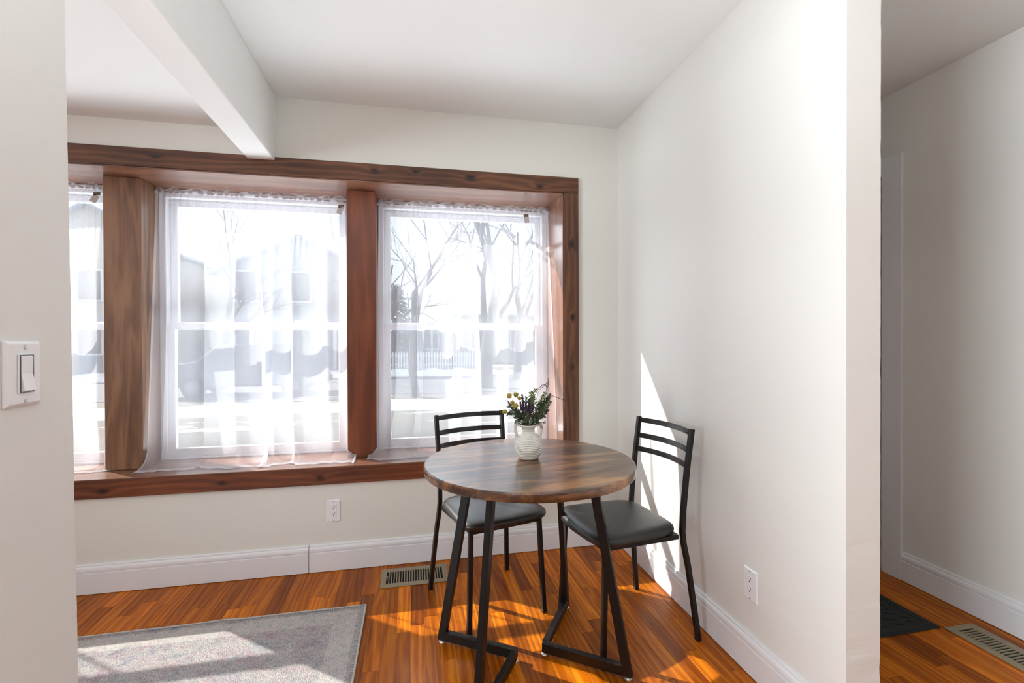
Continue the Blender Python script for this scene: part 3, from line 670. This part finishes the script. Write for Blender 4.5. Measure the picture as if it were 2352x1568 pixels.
# yellow globes
for (zx, zy, rad, y) in ((520,474,.0112,-.012),(624,464,.0108,.006),(566,570,.0092,-.02),(622,612,.0105,-.026),(456,706,.0098,-.02),(682,518,.0080,.004)):
    x, z = zp(zx, zy); p = stem_to(x, z, y); MB().tube(p, .0007, 5).build('stem', STM, bq)
    g = MB().ball((x, y, z), rad*.82, 12, 8)
    for k in range(110):
        u = br.uniform(-1, 1); a = br.uniform(0, 2*PI); q = math.sqrt(1-u*u); d = Vector((q*math.cos(a), q*math.sin(a), u))
        g.tube([Vector((x, y, z))+d*rad*.7, Vector((x, y, z))+d*rad*br.uniform(1.0, 1.18)], [.0009, .0002], 3)
    g.build('globe_flower', YEL, bq)
# lavender spikes
for (bx, bz, tx, tz, y, w, mt) in ((745,770,718,452,-.018,.0085,PUR),(700,700,690,560,-.024,.006,PUR),(830,800,822,530,-.020,.0085,PUR),(770,760,775,560,-.030,.0075,PUR),(850,720,860,600,-.028,.006,PUR),(1020,690,1080,560,.012,.006,PURL),(1000,620,1020,560,.008,.005,PURL),(545,640,505,560,-.01,.006,PURL),(1110,530,1165,452,.014,.0055,PURL)):
    x0, z0 = zp(bx, bz); x1, z1 = zp(tx, tz); a = Vector((x0, y, z0)); b = Vector((x1, y, z1)); L = (b-a).length
    st = stem_to(x0, z0, y)+[b]; MB().tube(st, .0008, 5).build('stem', STM, bq)
    g = MB(); n = int(L/.0011)
    for k in range(n):
        t = k/n; rr = w*1.25*(1-.68*t)*(.75+.25*math.sin(t*40)); c = a.lerp(b, t); ang = k*2.4
        d = Vector((math.cos(ang), math.sin(ang), .45)).normalized()
        for q in (0, 1):
            d2 = Vector((math.cos(ang+q*PI+.3), math.sin(ang+q*PI+.3), .5)).normalized(); pp = c+d2*rr*br.uniform(.6, 1)
            g.ball(pp, (.0021, .0021, .0028), 5, 3)
    g.build('lavender_spike', mt, bq)
# needle-leaf sprigs
def sprig(zx0, zy0, zx1, zy1, y0, y1, mt, ll=.017, lw=.0032, dens=.0026, spread=.75, t0=.25):
    x0, z0 = zp(zx0, zy0); x1, z1 = zp(zx1, zy1)
    base = Vector((x0, y0, z0)); tip = Vector((x1, y1, z1)); low = stem_to(x0, z0, y0, n=5)
    mid = (base+tip)/2+Vector((br.uniform(-.004, .004), 0, .004)); cur = [base*(1-t)**2+mid*2*t*(1-t)+tip*t*t for t in [i/8 for i in range(9)]]
    sp = MB().tube(low+cur[1:], .0009, 5).build('leafy_sprig', mt, bq); g = MB()
    L = (tip-base).length; n = int(L/dens)
    for k in range(n):
        t = (k+.5)/n; i = min(7, int(t*8)); c = cur[i].lerp(cur[i+1], t*8-i); d = (cur[i+1]-cur[i]).normalized()
        for q in range(3):
            a = br.uniform(0, 2*PI); o = d.cross(Vector((math.cos(a), math.sin(a), .2))).normalized()
            g.leaf(c, d*(1-spread)+o*spread+Vector((0, 0, .1)), ll*br.uniform(.7, 1.1)*(1-.35*t), lw, o.cross(d), .15)
    g.build('leaves', mt, sp)
for a in ((800,760,925,370,-.004,.0,LGT),(850,700,850,420,.0,.006,LGT),(930,720,1085,440,.004,.012,LGT),(950,740,1170,470,.006,.012,GRN2),(980,720,1160,560,-.006,.0,GRN2),
          (900,640,900,480,.012,.014,GRN2),(780,600,800,510,.016,.02,LGT),(700,800,560,640,-.006,-.016,GRN2),(690,820,530,720,-.01,-.018,GRN2),(720,820,610,700,.004,.008,GRN),
          (940,800,1090,640,-.012,-.02,GRN2),(960,820,1080,720,-.004,-.006,GRN2),(900,780,960,600,-.014,-.02,GRN2),(740,840,640,760,.012,.02,GRN),(880,840,1000,760,.014,.02,GRN),
          (1000,640,1120,520,.0,.004,GRN),(760,860,700,720,-.02,-.03,GRN),(820,880,800,760,-.024,-.03,GRN2),(880,880,900,740,-.022,-.03,GRN),(930,860,1000,720,-.018,-.024,GRN2),(700,860,620,790,-.016,-.02,GRN),(800,860,760,680,.01,.014,GRN2),(860,860,880,620,.012,.016,GRN),(820,700,760,560,.014,.016,GRN2),(640,760,580,620,.006,.01,GRN2)):
    sprig(*a)
# broad leaves low over the rim
for k, (zx, zy, L, ang, y, mt) in enumerate(((860,800,.020,-100,-.030,SAGE),(905,780,.022,-85,-.026,SAGE),(800,830,.018,-160,-.026,GRN),(950,780,.02,-20,-.02,GRN),(1030,690,.024,5,-.012,GRN),(1000,760,.022,-25,-.01,GRN),
        (560,640,.020,175,-.014,SAGE),(540,700,.022,-130,-.016,GRN),(600,740,.020,-170,-.01,GRN),(640,830,.018,-120,-.014,SAGE),(780,780,.018,70,-.03,SAGE),(940,830,.018,-60,-.02,GRN),
        (700,860,.018,130,-.02,GRN),(850,870,.016,60,-.024,GRN),(900,880,.018,30,-.018,GRN),(760,880,.018,110,-.022,GRN),(1060,720,.02,20,.0,GRN),(820,860,.02,80,.02,GRN),(720,860,.02,140,.018,GRN),(930,850,.022,40,.016,GRN))):
    x, z = zp(zx, zy); a = math.radians(ang); z = max(z, .006)
    g = MB().tube([(x*.3, y*.5, -.02), (x*.6, y*.8, z*.5), (x, y, z)], .0007, 4)
    g.leaf((x, y, z), (math.cos(a), -.25, math.sin(a)), L*1.15, .0105, (.1, -1, .4), .2)
    g.build('leaf', mt, bq)
# beaded dark twigs
for pts, y in (([(920,470),(960,390),(1020,320),(1080,300),(1110,280)], .004), ([(1085,420),(1112,350),(1122,290),(1128,215)], .008), ([(980,400),(1030,345),(1075,310),(1095,345),(1100,385)], .0), ([(1150,500),(1220,500),(1270,515),(1330,540),(1405,566)], .012)):
    cs = [(zp(a, b)[0], y, zp(a, b)[1]) for a, b in pts]; cu = [Vector(p) for p in interp(cs, 8)]
    g = MB().tube(stem_to(cs[0][0], cs[0][2], y, n=6)+cu[1:], .0006, 5)
    for k, p in enumerate(cu[3:]):
        g.ball(p+Vector((.0012*math.sin(k*2.1), .0012*math.cos(k*2.1), 0)), .0013, 5, 3)
    g.build('dark_twig', DRK, bq)
# little bud clusters
for zx, zy, y in ((432,568,-.01),(480,540,-.01),(515,605,-.012),(1050,880,-.02),(1020,945,-.024),(1060,870,-.018),(540,600,-.01)):
    x, z = zp(zx, zy); p0 = stem_to(x*.6, max(z*.5, .01), y*.6, n=5)
    g = MB().tube(p0+[Vector((x, y, z))], .0006, 4)
    for k in range(9):
        a = k*.9; g.ball((x+.0035*math.cos(a), y+.002*math.sin(a*2), z+.0035*math.sin(a)), .0014, 5, 3)
    g.build('bud_cluster', DRK, bq)

# ------------------------------------------------------------------ outdoors
def ground_mat():
    t = NT('snowy_lawn'); v = t.obj(); n = t.noise(t.mapping(v, (.35, 1.1, 1)), .9, 4, .6); f = t.noise(v, 3, 4, .6)
    sp = t.n('ShaderNodeSeparateXYZ', i0=v); near = t.math('SUBTRACT', 1.0, t.math('GREATER_THAN', sp.outputs[1], 5.2))
    m = t.math('MAXIMUM', t.ramp(n, [(.57, (0, 0, 0, 1)), (.63, (1, 1, 1, 1))]), near)  # unseen strip by the house made all snow to bounce light onto the ceiling
    c = t.mix(m, t.mix(f, srgb(96, 92, 80), srgb(84, 82, 74)), srgb(232, 236, 244))
    t.bump(f, .5, .05); return t.fin(c, .9)
SNOW = plain('snow', (.80, .82, .86, 1), .85, .1, scale=3, bump=.6); ASPH = plain('salted_asphalt', srgb(84, 86, 90), .85, .15, scale=6)
struct('ground', MB().box(-60,60,.44,120,-.75,-.6), ground_mat(), 'snow-patched front lawn outside the windows', 'ground')
struct('road', MB().box(-60,60,13.2,20.2,-.6,-.585), ASPH, 'pale salted street beyond the lawn', 'road')
struct('sidewalk', MB().box(-60,60,5.8,7.4,-.6,-.585), plain('sidewalk_concrete', srgb(96,96,94), .85, .1, scale=4), 'concrete sidewalk crossing the snowy lawn', 'pavement')
def bank(y, w, h, label, seed):
    nx = 260; prof = 8; vs = []; fs = []
    for i in range(nx+1):
        x = -35+65*i/nx
        for k in range(prof+1):
            a = PI*k/prof; hh = h*(.6+.6*noise.noise(Vector((x*.45, seed, 0)))+.35*noise.noise(Vector((x*1.6, seed, k*.4))))
            vs.append((x, y-math.cos(a)*w/2*(1+.3*noise.noise(Vector((x*.7, seed+3, 0)))), -.62+max(.03, hh)*math.sin(a)))
    n = prof+1
    for i in range(nx):
        for k in range(prof): fs.append((i*n+k, i*n+k+1, (i+1)*n+k+1, (i+1)*n+k))
    o = MB().add(vs, fs).build('snow_bank', SNOW, smooth=True); tag(o, label, 'snow bank', kind='stuff')
bank(10.6, 1.9, .2, 'ploughed snow bank on the near side of the street', 1.0)
bank(21.5, 1.8, .45, 'snow bank along the far side of the street', 4.0)
SID = [plain('siding_grey', srgb(168, 172, 178), .8, .05), plain('siding_cream', srgb(196, 190, 178), .8, .05), plain('siding_blue', srgb(140, 152, 166), .8, .05)]
ROOF = plain('roof_snowy', srgb(176, 182, 192), .9, .15, scale=2); DARKG = plain('house_window_glass', srgb(84, 92, 102), .15, .2); HTRIM = plain('house_trim', srgb(226, 228, 230), .7, .05)
def house(cx, cy, w, d, h, rh, mat, ridge, label, nwin=3):
    r = empty('house', (cx, cy, -.6), label=label, cat='house')
    a, b = w/2, d/2
    mb = MB().box(-a, a, -b, b, 0, h)
    if ridge == 'Y': mb.add([(-a,-b,h),(a,-b,h),(0,-b,h+rh),(-a,b,h),(a,b,h),(0,b,h+rh)], [(0,1,2),(3,5,4),(0,2,5,3),(1,4,5,2)])
    mb.build('wall', mat, r)
    o_ = .4; t = .15
    if ridge == 'Y':
        for s in (-1, 1):
            MB().add([(s*(a+o_),-b-o_,h-rh*o_/a),(0,-b-o_,h+rh),(0,b+o_,h+rh),(s*(a+o_),b+o_,h-rh*o_/a),(s*(a+o_),-b-o_,h-rh*o_/a+t),(0,-b-o_,h+rh+t),(0,b+o_,h+rh+t),(s*(a+o_),b+o_,h-rh*o_/a+t)],
                     [(0,1,2,3),(4,7,6,5),(0,4,5,1),(1,5,6,2),(2,6,7,3),(3,7,4,0)]).build('roof', ROOF, r)
    else:
        for s in (-1, 1):
            MB().add([(-a-o_,s*(b+o_),h-rh*o_/b),(-a-o_,0,h+rh),(a+o_,0,h+rh),(a+o_,s*(b+o_),h-rh*o_/b),(-a-o_,s*(b+o_),h-rh*o_/b+t),(-a-o_,0,h+rh+t),(a+o_,0,h+rh+t),(a+o_,s*(b+o_),h-rh*o_/b+t)],
                     [(0,1,2,3),(4,7,6,5),(0,4,5,1),(1,5,6,2),(2,6,7,3),(3,7,4,0)]).build('roof', ROOF, r)
    for z in ([1.1, 3.9] if h > 4.5 else [1.1]):
        for k in range(nwin):
            x = -a+w*(k+.5)/nwin
            f = MB().box(x-.6,x+.6,-b-.06,-b-.001,z-.1,z+1.6).build('window', HTRIM, r); MB().box(x-.5,x+.5,-b-.08,-b-.061,z,z+1.5).build('pane', DARKG, f)
    # porch roof and door
    MB().box(-a*.55, a*.55, -b-1.5, -b-.001, 2.7, 2.9).build('porch_roof', ROOF, r)
    for x in (-a*.5, a*.5): MB().box(x-.08,x+.08,-b-1.4,-b-1.25,0,2.7).build('porch_post', HTRIM, r)
    MB().box(-.5,.5,-b-.05,-b-.002,.0,2.1).build('door', SID[2], r)
house(-7.2, 29, 8.0, 8, 5.4, 1.9, SID[0], 'Y', 'pale grey gabled house across the street, seen through the middle window')
house(-17.6, 30, 8.2, 8, 6.4, 2.4, SID[1], 'Y', 'cream gabled house across the street, furthest left')
house(-.9, 37, 4.2, 7, 2.3, .7, SID[2], 'X', 'low blue-grey garage across the street at the left of the right window', 2)
house(6.5, 36, 9.0, 8, 3.6, 1.6, SID[1], 'X', 'low cream house across the street behind the big tree')
# picket fence
PK = plain('white_picket', (.8, .8, .82, 1), .7, .05)
fe = empty('picket_fence', (-1.0, 24, -.6), label='white picket fence across the street seen through the right window', cat='fence')
MB().box(-2.2,4.2,.02,.06,.35,.43).box(-2.2,4.2,.02,.06,.85,.93).build('rail', PK, fe)
for k in range(43):
    x = -2.2+k*.15
    MB().add([(x,0,.05),(x+.09,0,.05),(x+.09,.02,.05),(x,.02,.05),(x,0,1.05),(x+.09,0,1.05),(x+.09,.02,1.05),(x,.02,1.05),(x+.045,0,1.13),(x+.045,.02,1.13)],
             [(0,1,5,8,4),(3,7,9,6,2),(0,4,7,3),(1,2,6,5),(4,8,9,7),(5,6,9,8),(0,3,2,1)]).build('picket', PK, fe)
# bare winter trees
BARK = plain('grey_bark', srgb(96, 92, 88), .9, .3, scale=8, bump=.5)
def tree(x, y, h, r0, seed, label, lean=(0, 0), depth=5, split=.28):
    rg_ = random.Random(seed); t = empty('bare_tree', (x, y, -.6), label=label, cat='tree', group='leafless trees outside the windows')
    tr = MB(); bmb = MB()
    def grow(p, d, L, r, k):
        n = 4; pts = [p]; q = p.copy(); dd = d.copy()
        for i in range(n):
            dd = (dd+Vector((rg_.gauss(0, .10), rg_.gauss(0, .10), rg_.gauss(.015, .05)))).normalized(); q = q+dd*L/n; pts.append(q.copy())
        rs = [r*(1-.42*i/n) for i in range(n+1)]
        (tr if k == 0 else bmb).tube(pts, rs, 8 if k < 2 else (5 if k < 4 else 3), cap=False)
        if k >= depth: return
        for c in range(rg_.choice((2, 3, 3)) if k else 4):
            i = rg_.randint(2, n) if k else (n if c < 2 else rg_.randint(2, 3)); a = rg_.uniform(0, 2*PI)
            o = dd.cross(Vector((math.cos(a), math.sin(a), .3))).normalized(); sp = rg_.uniform(.35, .95)
            grow(pts[i], (dd*(1-.4*sp)+o*sp*.9+Vector((0, 0, .12))).normalized(), L*rg_.uniform(.6, .82), rs[i]*rg_.uniform(.5, .7), k+1)
    grow(Vector((0, 0, 0)), Vector((lean[0], lean[1], 1)).normalized(), h*split*1.5, r0, 0)
    tr.build('trunk', BARK, t, smooth=True); bmb.build('branches', BARK, t, smooth=True)
tree(1.45, 14.6, 9, .26, 4, 'thick-trunked bare tree right of centre outside the right window', (.02, 0))
tree(-1.1, 12.4, 8, .14, 9, 'slimmer bare tree outside the left half of the right window', (-.05, 0))
tree(3.3, 17.8, 9, .2, 15, 'bare tree far outside at the right edge of the right window', (.05, 0))
tree(-10.2, 22.4, 9, .2, 23, 'bare tree across the street at the left of the middle window')
tree(-3.2, 21.6, 8, .18, 31, 'bare tree across the street at the right of the middle window')
# evergreen hedge mass
HG = plain('evergreen_needles', srgb(70, 82, 80), .9, .4, scale=4)
hd = MB(); rr = random.Random(3)
for k in range(900):
    a = rr.uniform(0, 2*PI); z = rr.uniform(.2, 5.2); q = 1.5*(1-z/5.8)*rr.uniform(.55, 1)
    hd.leaf((q*math.cos(a), q*math.sin(a), z), (math.cos(a), math.sin(a), -.25), .55, .16, (0, 0, 1), .2)
ev = empty('evergreen_tree', (-2.35, 27.4, -.6), label='dense dark evergreen outside the left edge of the right window', cat='tree')
hd.build('foliage', HG, ev); MB().tube([(0,0,0),(0,0,2.5),(0,0,5)], [.16,.1,.02], 8).build('trunk', BARK, ev)
# parked car
CARP = plain('dark_car_paint', srgb(52, 58, 68), .35, .1, coat=.3); TYRE = plain('tyre', (.02, .02, .02, 1), .8); RIM = plain('alloy_rim', (.16, .16, .17, 1), .5, .1, metal=.3); CGL = plain('car_glass', (.03, .035, .04, 1), .08, .1)
car = empty('car', (-6.3, 14.3, -.585), label='dark grey sport utility car parked at the near side of the street', cat='car')
body = [(-2.25,.32),(-2.3,.75),(-2.15,1.02),(-1.35,1.12),(-.75,1.62),(1.55,1.68),(2.1,1.15),(2.25,.95),(2.28,.35)]
def side_prism(pr_, y0, y1, ins=0):
    n = len(pr_); return MB().add([(a, y0, b) for a, b in pr_]+[(a, y1, b) for a, b in pr_], [tuple(range(n)), tuple(range(n, 2*n))[::-1]]+[(i, i+n, (i+1) % n+n, (i+1) % n) for i in range(n)])
side_prism(body, -.9, .9).build('body', CARP, car, bevel=.06, seg=3)
for s in (-.905, .905):
    y0, y1 = (s-.004, s+.004)
    side_prism([(-1.15,1.12),(-.68,1.54),(.15,1.58),(.15,1.12)], y0, y1).build('side_window', CGL, car)
    side_prism([(.22,1.12),(.22,1.58),(1.45,1.6),(1.75,1.15)], y0, y1).build('side_window', CGL, car)
    for x in (-1.4, 1.4):
        y = s*.96; w_ = MB().tube([(x,y-.11,.34),(x,y+.11,.34)], .34, 24).build('wheel', TYRE, car, bevel=.02); MB().tube([(x,y-.12,.34),(x,y+.12,.34)], .2, 18).build('rim', RIM, w_)
MB().box(-2.33,-2.26,-.7,-.45,.7,.85).box(-2.33,-2.26,.45,.7,.7,.85).build('headlight', HTRIM, car)
for x in (-2.27, 2.27): MB().box(x-.05,x+.05,-.86,.86,.35,.55).build('bumper', TYRE, car, bevel=.02)
